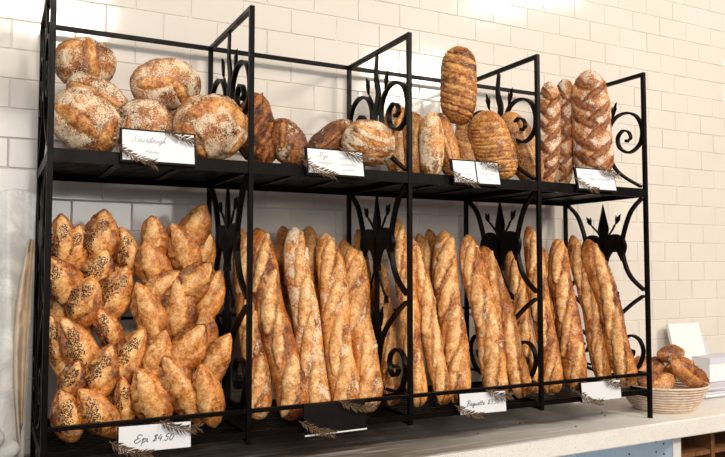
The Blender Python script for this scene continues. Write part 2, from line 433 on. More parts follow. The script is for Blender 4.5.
def lower_spear():
    mb = MB(); zt = yz(602, 203)[1]; zw = yz(603, 229)[1]
    poly = [(C, zt), (C+.013, (zt+zw)/2), (C+.026, zw), (C+.016, zw-.05), (C+.006, zw-.12), (C-.006, zw-.12), (C-.016, zw-.05), (C-.026, zw), (C-.013, (zt+zw)/2)]
    m2 = flat_shape(poly, .010); mb.add(m2.v, m2.f)
    for s in (-1, 1):
        bud(mb, (C+s*.052, zw+.012), (C+s*.078, zw+.045), .018, (C+s*.008, zw-.035))
        bud(mb, (C+s*.045, zw-.205), (C+s*.066, zw-.228), .020, (C+s*.002, zw-.12))
    mb.strap([(C, zw-.10), (C, zw-.20), (C, LO2[-1][1])], [.012, .012, .014], .010)
    mb.strap([(C-.012, zw-.13), (C+.012, zw-.13)], .018, .014)
    bud(mb, (C+.02, yz(612, 318)[1]), (C+.034, yz(612, 300)[1]), .014, (C+.004, yz(612, 335)[1]))
    bud(mb, (C-.02, yz(612, 318)[1]), (C-.034, yz(612, 300)[1]), .014, (C-.004, yz(612, 335)[1]))
    return mb.mesh('spear_finial')
def heart_lobe(mir):
    zc = zL; yl = LOC[3][0]
    # fat curl from stem over the lobe down into the arc
    q = spline([(C-.006, zc-.090), (C-.010, zc-.045), (C-.022, zc-.014), ((C+yl)/2-.008, zc+.000), (yl+.008, zc-.010), (yl+.003, zc-.036), (yl, zc-.06)], 7)
    n = len(q); th = [.006+.054*math.sin(math.pi*i/(n-1))**1.5 for i in range(n)]
    if mir: q = [(D-y, z) for y, z in q]
    mb = MB(); mb.strap(q, th, .010); return mb.mesh('heart_lobe')

meshes = []
for mir in (False, True):
    for nm, pts, th in (('upper_scroll', UPC, .0075), ('arch', LOC, .009), ('lower_arch', LO2, .008), ('lower_scroll', SPC, .0075)):
        q = spline(pts, 7); q = [(D-y, z) for y, z in q] if mir else q
        mb = MB(); t = taper(len(q), th) if 'scroll' in nm else th
        mb.strap(q, t, .013)
        if 'scroll' in nm:
            y, z = q[-1]; mb.tube([(-.0065, y, z), (.0065, y, z)], .0052, 12)
        meshes.append((nm, mb.mesh(nm)))
    meshes.append(('heart_lobe', heart_lobe(mir)))
meshes += [('leaf_finial', upper_leaf()), ('spear_finial', lower_spear())]
for nm, me in meshes: me.materials.append(M['iron'])
for i in range(5):
    for nm, me in meshes:
        o = bpy.data.objects.new(nm, me); COL.objects.link(o); o.parent = rack
        o.location = Vector((i*BW, 0, 0))-rack.location

# ------------------------------------------------------------------ bread generator
def vnoise(P, seed):
    """value noise, P (n,3)"""
    Pi = np.floor(P).astype(np.int64); Pf = P-Pi; u = Pf*Pf*(3-2*Pf); out = np.zeros(len(P))
    for dx in (0, 1):
        for dy in (0, 1):
            for dz in (0, 1):
                hsh = ((Pi[:, 0]+dx)*374761393+(Pi[:, 1]+dy)*668265263+(Pi[:, 2]+dz)*2147483647+seed*1013904223) & 0xffffffff
                hsh = ((hsh ^ (hsh >> 13))*1274126177) & 0xffffffff; hsh = (hsh ^ (hsh >> 16)) & 0xffff
                wgt = (u[:, 0] if dx else 1-u[:, 0])*(u[:, 1] if dy else 1-u[:, 1])*(u[:, 2] if dz else 1-u[:, 2])
                out += wgt*hsh/65535
    return out*2-1
def sstep(a_, b_, x):
    t = np.clip((x-a_)/(b_-a_), 0, 1); return t*t*(3-2*t)

def loaf_mesh(L, W, Hh, strokes=(), p=2.0, q=2.0, ns=90, nt=56, seed=0, bulge=.003, groove=.003, ear=.003, flat=.75, lump=.02,
              flour=.3, seeds=0.0, seed_spots=(), bend=0.0, taper_=0.0, flour_band=None, wob=0.0, curl=0.0, blunt=1.0):
    """one loaf: x along its length, +z its scored top. strokes: (x0,v0,x1,v1,w) as fractions of half length / half arc, w metres"""
    i = np.arange(ns+1)/ns; s = -np.cos(np.pi*i)
    s = np.sign(s)*np.abs(s)**1.0
    r = np.where(s > 0, (1-np.abs(s)**(p*blunt)).clip(0, 1)**(1/(q*min(blunt, 1.25))), (1-np.abs(s)**p).clip(0, 1)**(1/q)); r[0] = r[-1] = 0
    r = r*(1+taper_*s)
    th = np.linspace(0, 2*np.pi, nt, endpoint=False)
    Sg, Tg = np.meshgrid(s, th, indexing='ij'); R = np.repeat(r[:, None], nt, 1)
    x = Sg*L/2; y = W/2*R*np.cos(Tg); z = Hh/2*R*np.sin(Tg); z = np.where(z < 0, z*flat, z)
    ang = (np.pi/2-Tg+np.pi) % (2*np.pi)-np.pi          # 0 = top, + towards +y
    v = ang/(np.pi/2)*R                                   # fraction of half arc
    P = np.stack([x, y, z], -1)
    # normals
    dS = np.gradient(P, axis=0); dT = (np.roll(P, -1, 1)-np.roll(P, 1, 1))
    n = np.cross(dT, dS); ln = np.linalg.norm(n, axis=-1, keepdims=True); n = np.where(ln > 1e-12, n/np.maximum(ln, 1e-12), 0)
    n[0] = (-1, 0, 0); n[-1] = (1, 0, 0)
    if (n[ns//2, nt//4, 2]) < 0: n[1:-1] = -n[1:-1]
    hgt = np.zeros_like(x); sc = np.zeros_like(x); edge = np.zeros_like(x)
    arc = W/2*1.25
    flatP = P.reshape(-1, 3)
    jit = (vnoise(flatP*70+seed*3.7, seed).reshape(x.shape)*.5+vnoise(flatP*170+seed, seed+5).reshape(x.shape)*.3)
    X = x; V = v*arc+0*x
    for st in strokes:
        x0, v0, x1, v1, w_ = st[:5]; cv = st[5] if len(st) > 5 else 0
        ax, ay, bx, by = x0*L/2, v0*arc, x1*L/2, v1*arc
        dx, dy = bx-ax, by-ay; l = math.hypot(dx, dy)
        t = ((X-ax)*dx+(V-ay)*dy)/l**2; tc = np.clip(t, 0, 1)
        perp = (-(X-ax)*dy+(V-ay)*dx)/l + cv*4*tc*(1-tc)
        dist = np.hypot(perp, (t-tc)*l)
        wt = w_*(.22+.78*np.sqrt(np.clip(1-(2*tc-1)**2, 0, 1)))*(1+.45*jit)
        qd = dist/wt
        ins = 1-sstep(.82, 1.08, qd)
        hgt = hgt*(1-ins)+ins*bulge*(1-np.clip(qd, 0, 1)**2)
        hgt -= groove*np.exp(-((qd-.98)/.17)**2)
        e = np.exp(-((qd-1.22)/.2)**2)*(perp > 0)*np.clip(4*tc*(1-tc), 0, 1)
        hgt += ear*e; edge = np.maximum(edge, np.exp(-((qd-1.08)/.13)**2)*(perp > 0)*(ear > 0)*.9*np.clip(4*tc*(1-tc)*1.4, 0, 1))
        sc = np.maximum(sc, ins)
    base_n = vnoise(flatP*22+seed*1.9, seed+1).reshape(x.shape)*lump*W + vnoise(flatP*60+seed, seed+2).reshape(x.shape)*lump*.45*W+vnoise(flatP*150, seed+3).reshape(x.shape)*.0011+vnoise(flatP*330, seed+4).reshape(x.shape)*.0006
    fall = np.clip(R*2.2, 0, 1)
    P = P+n*((hgt+base_n)*fall)[..., None]
    # bends
    P[..., 1] += bend*(1-(Sg**2))*1.0 + wob*np.sin(Sg*5+seed)
    P[..., 2] += curl*(Sg**2)
    topm = sstep(-.2, .5, np.sin(Tg))
    fl = np.clip(flour*(1-.85*sc)*(.25+.75*topm), 0, 1)
    if flour_band is not None:
        c0, wd = flour_band; fl = np.clip(fl+.8*np.exp(-((v-c0)/wd)**2)*(1-.6*sc), 0, 1)
    sd = np.full_like(x, seeds)*topm if seeds else np.zeros_like(x)
    for (sx, sv, rr) in seed_spots:
        sd = np.maximum(sd, 1.15*np.exp(-(((Sg-sx)/rr)**2+((v-sv)/(rr*1.0))**2)))
    # collapse poles
    V_ = [tuple(P[0].mean(0))]; cols = [(sc[0].mean(), fl[0].mean(), sd[0].mean(), 0)]
    body = P[1:-1].reshape(-1, 3); V_ += [tuple(b) for b in body]
    cc = np.stack([sc, fl, sd, edge], -1); cols += [tuple(c) for c in cc[1:-1].reshape(-1, 4)]
    V_.append(tuple(P[-1].mean(0))); cols.append((sc[-1].mean(), fl[-1].mean(), sd[-1].mean(), 0))
    F = []; m_ = ns-1
    for k in range(nt): F.append((0, 1+k, 1+(k+1) % nt))
    for a_ in range(m_-1):
        for k in range(nt):
            b0 = 1+a_*nt; F.append((b0+k, b0+nt+k, b0+nt+(k+1) % nt, b0+(k+1) % nt))
    last = len(V_)-1; b0 = 1+(m_-1)*nt
    for k in range(nt): F.append((b0+k, last, b0+(k+1) % nt))
    return V_, F, cols
def to_mesh(name, V_, F, cols):
    me = bpy.data.meshes.new(name); me.from_pydata(V_, [], F)
    at_ = me.color_attributes.new('crust', 'FLOAT_COLOR', 'POINT'); at_.data.foreach_set('color', np.array(cols, dtype=np.float32).ravel())
    bm = bmesh.new(); bm.from_mesh(me); bmesh.ops.recalc_face_normals(bm, faces=bm.faces); bm.to_mesh(me); bm.free()
    me.polygons.foreach_set('use_smooth', [True]*len(me.polygons)); me.update(); return me
def frame(A, B, hint):
    X = (B-A).normalized(); Z = (hint-X*hint.dot(X)).normalized(); Y = Z.cross(X)
    return Matrix((X, Y, Z)).transposed().to_4x4()
def place(me, name, mat, A, B, hint, label, cat, group=None):
    me.materials.append(mat); o = bpy.data.objects.new(name, me); COL.objects.link(o)
    o.matrix_world = Matrix.Translation((A+B)/2) @ frame(A, B, hint)
    tag(o, label, cat, group); return o
def facing(A, B, roll=0, up=0):
    mid = (A+B)/2; hv = (CAM-mid).normalized()+Vector((0, 0, up)); ax = (B-A).normalized()
    return Matrix.Rotation(roll, 3, ax) @ hv

# ------------------------------------------------------------------ baguettes
def bag_strokes(seed, n=4, w_=.0135):
    r = random.Random(seed); out = []; step = 1.75/n
    for k in range(n):
        xa = -.90+k*step+r.uniform(-.03, .03); ln = step*1.35
        out.append((xa, .45+r.uniform(-.22, .18), xa+ln*r.uniform(.85, 1.1), -.40+r.uniform(-.18, .22), w_*r.uniform(.75, 1.2), r.uniform(-.006, .006)))
    return out
def baguette(seed, top, yt, bot, yb, wpx, label, group, floor_z=ZL+.009, roll=0., flour=.25, band=None, bend=0, n=4):
    A = at(*top, yt); B = at(*bot, yb)
    W = wpx*1.1*mpp((A+B)/2)
    zf = floor_z+W*.05
    d = (B-A); B = A+d*((zf-A.z)/d.z); B.y = max(B.y, W/2+.004)
    L = (B-A).length
    Vv, F, cols = loaf_mesh(L, W*.97, W*.88, bag_strokes(seed, n, W*.21), p=5.0, q=1.75, ns=170, nt=56, seed=seed, bulge=W*.085, groove=W*.09, ear=W*.12,
                            lump=.028, flour=flour+.12, bend=bend, flour_band=band, wob=W*.05, flat=.9, blunt=2.2)
    return place(to_mesh('baguette', Vv, F, cols), 'baguette', M['baguette'], A, B, facing(A, B, roll), label, 'baguette', group)
G2 = 'baguettes in the second lower bay'; G3 = 'baguettes in the third lower bay'; G4 = 'baguettes in the last lower bay'
bag = [
 (G2, (240,228), .27, (260,424), .09, 25, 'leftmost baguette of the second lower bay, seen behind the scrolled divider', .2, .35),
 (G2, (256,228), .22, (296,417), .05, 29, 'thick golden baguette leaning just right of the second front post', .1, .12),
 (G2, (281,226), .31, (308,400), .16, 23, 'back row baguette behind the first two tall ones of the second lower bay', 0, .3),
 (G2, (293,227), .21, (319,405), .05, 26, 'baguette with a white floury streak down its middle', -.1, .65),
 (G2, (309,226), .30, (333,400), .16, 24, 'back row baguette peeping out in the middle of the second lower bay', .2, .2),
 (G2, (326,233), .21, (345,404), .05, 28, 'baguette with a blunt floury top directly above the black sign', .15, .5),
 (G2, (344,239), .31, (360,400), .17, 20, 'dark-topped back row baguette near the right end of the second lower bay', 0, .1),
 (G2, (351,248), .20, (371,416), .05, 27, 'shortest front baguette of the second lower bay, beside its right divider', .1, .4),
 (G3, (357,229), .33, (384,404), .18, 16, 'rearmost baguette of the third lower bay, its orange tip left of the iron spear', 0, .1),
 (G3, (380,262), .25, (394,404), .12, 17, 'low baguette seen through the scrolls left of the third front post', .1, .15),
 (G3, (397,219), .23, (419,410), .06, 20, 'tallest baguette of the third lower bay, crossing behind the third front post', .1, .2),
 (G3, (412,238), .20, (444,401), .06, 18, 'slim baguette immediately right of the third front post', -.1, .2),
 (G3, (419,233), .30, (456,398), .16, 17, 'slanting baguette squeezed behind the slim ones right of the third front post', .2, .15),
 (G3, (428,229), .33, (462,398), .18, 18, 'dark back row baguette in the third lower bay', 0, .05),
 (G3, (442,231), .22, (461,396), .07, 25, 'broad brown baguette left of the pale baguette in the third lower bay', .1, .3),
 (G3, (466,235), .18, (498,391), .05, 24, 'pale baguette with a floury tip standing above the baguette sign', .15, .45),
 (G3, (483,246), .17, (524,397), .05, 23, 'smooth golden baguette leaning right of the pale floury one, partly before the divider', .1, .15),
 (G3, (502,236), .28, (528,394), .13, 17, 'rear baguette seen through the iron heart of the fourth divider', 0, .2),
 (G4, (510,252), .22, (536,388), .08, 18, 'leftmost baguette of the last lower bay, behind the lower scroll', .1, .2),
 (G4, (528,226), .20, (553,384), .06, 19, 'tall baguette crossing behind the fourth front post', .1, .15),
 (G4, (540,247), .30, (564,382), .17, 17, 'back row baguette between two front ones right of the fourth front post', .1, .1),
 (G4, (556,239), .20, (578,381), .06, 22, 'brown baguette in the middle of the last lower bay', .1, .25),
 (G4, (572,235), .24, (604,379), .10, 17, 'narrow baguette squeezed left of the rightmost pale baguette', 0, .2),
 (G4, (588,239), .18, (627,381), .05, 22, 'rightmost baguette of the rack, smooth and pale, before the end panel', .1, .12),
]
for k, (g, t, yt, b, yb, wp, lab, rl, fl) in enumerate(bag):
    baguette(11+k, t, yt, b, yb, wp, lab, g, roll=rl, flour=fl, n=(2 if 'smooth' in lab else 4),
             band=((.1, .3) if fl > .6 else None), bend=random.Random(k).uniform(-.006, .006))

# ------------------------------------------------------------------ epi loaves (ears of pointed lobes)
# lobe: (tail px, tip px, width px, seeds)
def lobe(cx, cy, ln, wd, ang): return (cx, cy, ln, wd, ang)
EPI = [
 ('poppy-seeded epi loaf in the far left corner of the lower bay', 1, [(63,243,46,24,95),(75,252,44,22,80),(64,281,44,30,118),(58,346,52,18,105),(72,380,34,22,70),(66,430,64,27,100)]),
 ('poppy-seeded epi loaf with the darkest top lobe, middle of the left cluster', 1, [(102,240,48,30,85),(98,270,36,28,70),(85,303,44,28,75),(79,348,58,28,122),(102,374,50,27,72),(97,424,62,27,118)]),
 ('poppy-seeded epi loaf on the right of the seeded cluster', 1, [(127,252,40,21,105),(116,294,48,27,68),(108,328,38,20,120),(127,361,58,26,62),(124,403,42,20,95)]),
 ('plain epi loaf just right of the seeded cluster', 0, [(155,239,37,22,98),(153,265,40,28,110),(160,288,40,22,40),(151,318,60,27,112),(156,357,44,27,70),(150,398,52,31,115)]),
 ('plain epi loaf with the tallest upright lobe, in the middle of the plain cluster', 0, [(196,228,40,25,68),(183,251,48,27,115),(193,284,44,31,50),(179,311,54,29,95),(188,350,48,30,55),(181,388,60,31,122)]),
 ('plain epi loaf beside the second front post and scrolls', 0, [(205,253,32,18,75),(210,298,46,24,68),(205,330,36,21,95),(214,363,52,25,62),(208,403,62,27,100)]),
]
def build_epi(idx, label, seeded, lobes):
    Vs, Fs, Cs = [], [], []; rnd = random.Random(idx*5+1)
    allc = Vector((0, 0, 0)); pts = []
    def add(A, B, W, seed, hint, spots, thick=.85):
        L = (B-A).length
        st = [(-.6, .25, .88, .0, W*.27, .004)]
        Vv, F, cols = loaf_mesh(L, W, W*thick, st, p=1.9, q=1.35, ns=46, nt=36, seed=seed, bulge=W*.04, groove=W*.12, ear=W*.13, lump=.032,
                                flour=.22, seed_spots=spots, taper_=-.18, curl=W*.10, flat=.85)
        Mx = Matrix.Translation((A+B)/2) @ frame(A, B, hint)
        n0 = len(Vs); Vs.extend([tuple(Mx @ Vector(v)) for v in Vv]); Fs.extend([tuple(i+n0 for i in f) for f in F]); Cs.extend(cols)
    for k, (cx, cy, ln, wd, ang) in enumerate(lobes):
        f_ = (440-cy)/220; Y = .032+.155*f_ + (.012 if k % 2 else 0) + (.02 if wd < 22 else 0)
        ca, sa = math.cos(math.radians(ang)), math.sin(math.radians(ang))
        A = at(cx-ca*ln*.66, cy+sa*ln*.66, Y+.012); B = at(cx+ca*ln*.66, cy-sa*ln*.66, Y-.006)
        W = wd*1.2*mpp(A); pts.append(at(cx, cy, Y+.01))
        if A.z < .093: A.z = .093
        sp = [(.1, .35+rnd.uniform(-.2, .2), .34), (.45, .0, .24), (-.3, .45, .24)] if seeded and rnd.random() < .85 else []
        add(A, B, W, 100+idx*17+k, facing(A, B, rnd.uniform(-.35, .35)), sp)
    # central stem of the ear
    pts.sort(key=lambda q_: q_.z)
    for j in range(len(pts)-1):
        A, B = pts[j]+Vector((0, .030, 0)), pts[j+1]+Vector((0, .030, 0)); d = (B-A).normalized()
        add(A-d*.03, B+d*.03, .056, 300+idx*11+j, facing(A, B), [])
    if seeded or True:
        A = Vector((pts[0].x, .085, .115)); B = pts[0]+Vector((0, .02, 0)); 
        if (B-A).length > .02: add(A, B+(B-A).normalized()*.03, .045, 400+idx, facing(A, B), [])
    c = pts[0].copy(); c.z = min(v[2] for v in Vs)
    me = to_mesh('epi_loaf', [(v[0]-c.x, v[1]-c.y, v[2]-c.z) for v in Vs], Fs, Cs); me.materials.append(M['epi'])
    o = bpy.data.objects.new('epi_loaf', me); COL.objects.link(o); o.location = c
    tag(o, label, 'bread', 'epi loaves in the first lower bay')
for k, (lab, sd, lb) in enumerate(EPI): build_epi(k, lab, sd, lb)

# ------------------------------------------------------------------ upper shelf loaves
def loaf(name, mat, seed, Apx, Ya, Bpx, Yb, wpx, label, strokes, p=2., q=2., thick=.7, roll=0, up=0, group=None, rest=True, **kw):
    A = at(*Apx, Ya); B = at(*Bpx, Yb); W = wpx*mpp((A+B)/2); L = (B-A).length
    prm = dict(ns=110, nt=84, bulge=.004, groove=.003, ear=.003, lump=.02); prm.update(kw)
    for _ in range(3):                     # shorten upright loaves until they rest on the shelf
        Vv, F, cols = loaf_mesh(L, W, W*thick, strokes, p=p, q=q, seed=seed, **prm)
        Mx = Matrix.Translation((A+B)/2) @ frame(A, B, facing(A, B, roll, up)); low = min((Mx @ Vector(v_)).z for v_ in Vv)
        if low > ZS+.0008 or abs(A.z-B.z) < .03: break
        B = B+(A-B)*((ZS+.0015-low)/(A.z-B.z)); L = (B-A).length
    return place(to_mesh(name, Vv, F, cols), name, M[mat], A, B, facing(A, B, roll, up), label, 'bread', group)
GB = 'round sourdough loaves on the upper shelf'
BO = dict(p=2.15, q=2.1, thick=.72, flour=.9, lump=.026, group=GB, bulge=.002, groove=.004, ear=.004)
loaf('sourdough_boule', 'boule', 1, (53,66), .22, (116,60), .22, 50, 'round loaf at the back left, topmost beneath the iron rail', [(.12,-1.0,.22,.9,.013),(-.9,.55,-.1,.62,.012)], **BO)
loaf('sourdough_boule', 'boule', 2, (68,80), .17, (127,112), .15, 36, 'half hidden round loaf wedged between the back left and front left ones', [(-.8,-.1,.8,.1,.012)], **BO)
loaf('sourdough_boule', 'boule', 3, (56,96), .085, (114,146), .075, 62, 'large floury round loaf at front left with a long diagonal split', [(-.85,-.15,.55,-.05,.015),(.55,.35,.95,-.3,.014)], **BO)
loaf('sourdough_boule', 'boule', 4, (114,126), .12, (173,128), .12, 58, 'pale floury round loaf directly behind the first upper sign', [(-.05,-.95,.25,.1,.010),(-.8,-.5,-.6,.2,.006)], **BO)
loaf('sourdough_boule', 'boule', 5, (130,86), .15, (201,84), .15, 52, 'round loaf perched on top with a branching Y shaped split', [(-.85,.02,.1,.12,.012),(.1,.12,.62,-.75,.013)], **BO)
loaf('sourdough_boule', 'boule', 6, (173,124), .085, (247,130), .085, 66, 'large round loaf at right with a square split, against the second front post', [(-.8,.0,-.20,-.80,.016),(-.75,.20,.15,.62,.018),(.20,.62,.85,.05,.016),(.40,-.72,.82,-.15,.012)], **BO)
loaf('sourdough_boule', 'boule', 7, (150,120), .26, (205,120), .26, 54, 'round loaf at the very back, hidden low behind the perched one', [(-.6,0,.6,0,.012)], **BO)

loaf('sourdough_boule', 'boule', 8, (62,134), .25, (118,134), .25, 48, 'lowest round loaf at the back left, carrying the ones piled above it', [(-.6,0,.6,0,.012)], **BO)
loaf('rye_batard', 'dark', 21, (252,93), .14, (268,174), .09, 38, 'dark craggy loaf immediately right of the second front post', [(-.85,.35,-.2,-.3,.010),(-.4,.45,.25,-.2,.011),(.0,.5,.7,-.2,.011),(.4,.3,.9,-.1,.008)], p=2.6, q=1.8, thick=.85, flour=.12, lump=.06, bulge=.007, groove=.008, ear=.008, flour_band=(-1., .3), group='loaves in the second upper bay')
loaf('rye_batard', 'dark', 22, (276,119), .085, (304,174), .06, 36, 'brown floury loaf leaning over left of the second upper sign', [(-.8,.2,.1,-.3,.008),(.1,.3,.8,-.2,.008)], p=2.3, q=1.7, thick=.85, flour=.42, lump=.03, group='loaves in the second upper bay')
loaf('rye_batard', 'dark', 23, (306,160), .14, (352,122), .14, 28, 'small brown loaf behind the second upper sign', [(-.6,0,.6,0,.006)], p=2.3, q=1.8, thick=.9, flour=.40, lump=.03, group='loaves in the second upper bay')
loaf('striped_boule', 'boule', 24, (342,137), .085, (392,149), .085, 46, 'round loaf with five curved floury stripes right of the second upper sign', [(-.88,v,.88,v*.85,.0062,.013) for v in (-.80,-.46,-.12,.22,.56)], p=2.2, q=2.1, thick=.85, flour=1.0, bulge=.0, groove=.004, ear=.003, group='loaves in the second upper bay')
GS = 'loaves in the third upper bay'
loaf('country_batard', 'seeded', 31, (395,103), .22, (401,184), .17, 30, 'floury loaf seen through the scroll of the middle divider', [(-.7,.3,.2,-.3,.008)], p=2.8, q=1.9, thick=.85, flour=.75, lump=.02, group=GS)
loaf('country_batard', 'seeded', 32, (413,112), .16, (418,184), .13, 26, 'seeded brown loaf half behind the middle front post', [(-.7,.2,.7,-.2,.008)], p=2.8, q=1.9, thick=.85, flour=.1, seeds=.9, group=GS)
loaf('country_batard', 'seeded', 33, (431,112), .10, (432,184), .08, 25, 'upright loaf with a wide white floury face', [(-.8,.5,.7,.6,.005)], p=2.8, q=1.9, thick=.85, flour=.85, group=GS)
loaf('country_batard', 'seeded', 34, (439,113), .13, (455,184), .10, 22, 'golden loaf leaning behind the upright floury one', [(-.8,-.1,.8,.1,.006)], p=2.8, q=1.9, thick=.85, flour=.18, seeds=.5, group=GS)
sl = [(x, -.80, x+.34, .80, .0100, .009) for x in np.linspace(-.86, .48, 6)]
loaf('seeded_batard', 'seeded', 35, (459,47), .14, (458,124), .13, 36, 'tall seeded loaf standing highest of all, with slanted cuts', sl, p=4.0, q=2.2, thick=.8, flour=.3, seeds=.42, ear=.006, groove=.006, bulge=.001, group=GS)
loaf('seeded_batard', 'seeded', 36, (465,118), .15, (470,186), .12, 24, 'seeded loaf supporting the tall standing one', sl[::2], p=3, q=2, thick=.85, flour=.25, seeds=.8, group=GS)
loaf('seeded_batard', 'seeded', 37, (480,112), .09, (507,184), .055, 40, 'plump seeded loaf with many curved cuts beside the third upper sign', [(x, -.85, x+.42, .85, .0068, .010) for x in np.linspace(-.9, .42, 7)], p=3., q=2.1, thick=.85, flour=.3, seeds=.42, ear=.006, groove=.006, bulge=.001, group=GS)
loaf('seeded_batard', 'seeded', 38, (506,112), .14, (538,188), .09, 34, 'grainy loaf leaning behind the scroll beside the fourth front post', [(-.6,.3,.6,.2,.006)], p=2.6, q=1.9, thick=.85, flour=.08, seeds=1., group=GS)
def zig(n=5, w_=.0085):
    out = []
    for k in range(n):
        x = -.90+k*1.62/n+(.03 if k % 2 else -.02)
        out.append((x, -.72, x+.36, .22, w_*1.3, .004)); out.append((x+.13, .85, x+.50, -.18, w_*1.15, -.004))
    return out
GZ = 'zigzag-cut loaves standing in the last upper bay'
ZK = dict(p=4.0, q=2.2, thick=.8, flour=.85, ear=.004, groove=.007, bulge=.001, group=GZ, lump=.03)
loaf('zigzag_loaf', 'zigzag', 41, (550,82), .14, (546,190), .10, 24, 'leftmost of the three upright floury zigzag-cut loaves', zig(5, .007), **ZK)
loaf('zigzag_loaf', 'zigzag', 42, (565,79), .17, (562,196), .15, 22, 'middle and slimmest of the three upright floury zigzag-cut loaves', zig(5, .006), **ZK)
loaf('zigzag_loaf', 'zigzag', 43, (588,71), .11, (596,196), .06, 38, 'widest and rightmost of the three upright floury zigzag-cut loaves', zig(5, .0095), **ZK)

# ------------------------------------------------------------------ signs
GLY = {
 'E': ([(.95,.85),(.7,1.0),(.35,.92),(.3,.7),(.5,.55),(.65,.53)], [(.65,.53),(.25,.45),(.05,.22),(.25,0),(.6,.02),(.9,.3)], 1.0),
 'B': ([(.1,.8),(.3,1),(.45,.9),(.3,0),(.1,.05)], [(.4,.95),(.8,1),(.9,.75),(.5,.52),(.85,.35),(.75,.05),(.35,0)], 1.0),
 'S': ([(.9,.85),(.6,1),(.35,.75),(.65,.45),(.55,.08),(.15,.02),(.05,.2)], 1.0),
 'R': ([(.1,.8),(.3,1),(.4,.9),(.25,0)], [(.35,.95),(.8,1),(.85,.7),(.4,.5),(.85,0)], 1.0),
 'p': ([(.0,.3),(.2,.5),(.1,-.4)], [(.17,.25),(.45,.5),(.6,.3),(.4,0),(.17,.1)], .65),
 'i': ([(.1,.5),(.1,.05),(.3,.1)], [(.16,.72),(.18,.76)], .35),
 '$': ([(.7,.8),(.45,.92),(.2,.72),(.55,.5),(.6,.2),(.3,.08),(.05,.2)], [(.48,1.05),(.32,-.05)], .8),
 '4': ([(.35,.95),(.05,.4),(.65,.4)], [(.55,.7),(.45,0)], .75),
 '3': ([(.15,.85),(.45,.95),(.6,.75),(.3,.52),(.6,.3),(.35,0),(.05,.12)], .7),
 '.': ([(.08,.0),(.12,.05)], .25),
 '5': ([(.7,.95),(.3,.92),(.2,.55),(.5,.55),(.6,.25),(.35,0),(.05,.1)], .75),
 '0': ([(.4,.95),(.12,.6),(.12,.2),(.35,0),(.6,.35),(.6,.75),(.4,.95)], .75),
 'a': ([(.5,.42),(.2,.45),(.05,.15),(.25,0),(.5,.4),(.48,.05),(.65,.1)], .62),
 'g': ([(.5,.42),(.2,.45),(.05,.15),(.25,0),(.5,.4),(.4,-.35),(.15,-.4),(.2,-.15),(.65,.1)], .62),
 'u': ([(.05,.45),(.08,.05),(.3,.02),(.5,.45),(.48,.05),(.65,.1)], .65),
 'e': ([(.05,.2),(.4,.3),(.35,.48),(.12,.4),(.1,.08),(.3,0),(.5,.12)], .5),
 't': ([(.25,.85),(.12,.08),(.35,.05)], [(.0,.5),(.4,.55)], .4),
 'o': ([(.3,.48),(.08,.3),(.12,.02),(.35,.05),(.42,.35),(.3,.48),(.55,.42)], .55),
 'r': ([(.05,.3),(.15,.48),(.35,.42),(.25,.05),(.45,.1)], .45),
 'd': ([(.5,.42),(.2,.45),(.05,.15),(.25,0),(.5,.4),(.65,1.0),(.48,.05),(.68,.1)], .66),
 'h': ([(.0,.1),(.3,.95),(.2,.95),(.1,0),(.35,.45),(.42,.05),(.6,.1)], .6),
 'y': ([(.05,.45),(.08,.1),(.3,.1),(.5,.45),(.35,-.35),(.1,-.35),(.6,.1)], .6),
 ' ': ((), .55)}
def writing(text, x, z, size, lw):
    """pen strokes as thin flat ribbons, x/z in the sign's plane"""
    mb = MB()
    for ch in text:
        *sts, adv = GLY[ch]
        for st in sts:
            if len(st) < 2: continue
            q = spline(st, 5) if len(st) > 2 else st
            pts = [(x+(px+pz*.35)*size*.9, z+pz*size) for px, pz in q]
            for (ax, az), (bx, bz) in zip(pts, pts[1:]):
                dx, dz = bx-ax, bz-az; l = math.hypot(dx, dz) or 1; nx, nz = -dz/l*lw/2, dx/l*lw/2
                mb.add([(ax+nx, -.0064, az+nz), (bx+nx, -.0064, bz+nz), (bx-nx, -.0064, bz-nz), (ax-nx, -.0064, az-nz)], [(0,1,2,3)])
        x += adv*size*.95
    return mb, x
def scribble(x, z, ln, size, lw, seed):
    r = random.Random(seed); mb = MB(); pts = []; n = int(ln/size*3.2)
    for i in range(n+1):
        pts.append((x+ln*i/n+(.15*size if i % 2 else 0), z+(size*r.choice((.45,.5,.5,.9)) if i % 2 else r.choice((0,0,-.3))*size)))
    for (ax, az), (bx, bz) in zip(pts, pts[1:]):
        dx, dz = bx-ax, bz-az; l = math.hypot(dx, dz); nx, nz = -dz/l*lw/2, dx/l*lw/2
        mb.add([(ax+nx, -.0064, az+nz), (bx+nx, -.0064, bz+nz), (bx-nx, -.0064, bz-nz), (ax-nx, -.0064, az-nz)], [(0,1,2,3)])
    return mb
def sprig_mesh(x0, z0, x1, z1, seed, sag=.008):
    r = random.Random(seed); mb = MB(); n = 15; pts = []
    for i in range(n+1):
        t = i/n; pts.append(Vector((x0+(x1-x0)*t, -.011-.004*math.sin(t*3.1), z0+(z1-z0)*t-sag*math.sin(math.pi*t))))
    mb.tube(pts, [.0014*(1-.5*i/n) for i in range(n+1)], 6, 0)
    for i in range(1, n+1):
        for s in (-1, 1):
            base = pts[i]; t = (pts[i]-pts[i-1]).normalized(); side = Vector((-t.z, 0, t.x))*s
            d = (t*.75+side*r.uniform(.45, .9)+Vector((0, r.uniform(-.5, .1), 0))).normalized(); ln = r.uniform(.013, .021)
            wv = d.cross(Vector((0, -1, .3))).normalized(); w_ = r.uniform(.0016, .0026); up_ = d.cross(wv)*.0010
            mid = base+d*ln*.5; tip = base+d*ln
            mb.add([base, mid+wv*w_, tip, mid-wv*w_, mid+up_, mid-up_], [(0,1,4),(1,2,4),(2,3,4),(3,0,4),(0,5,1),(1,5,2),(2,5,3),(3,5,0)], 1)
    return mb
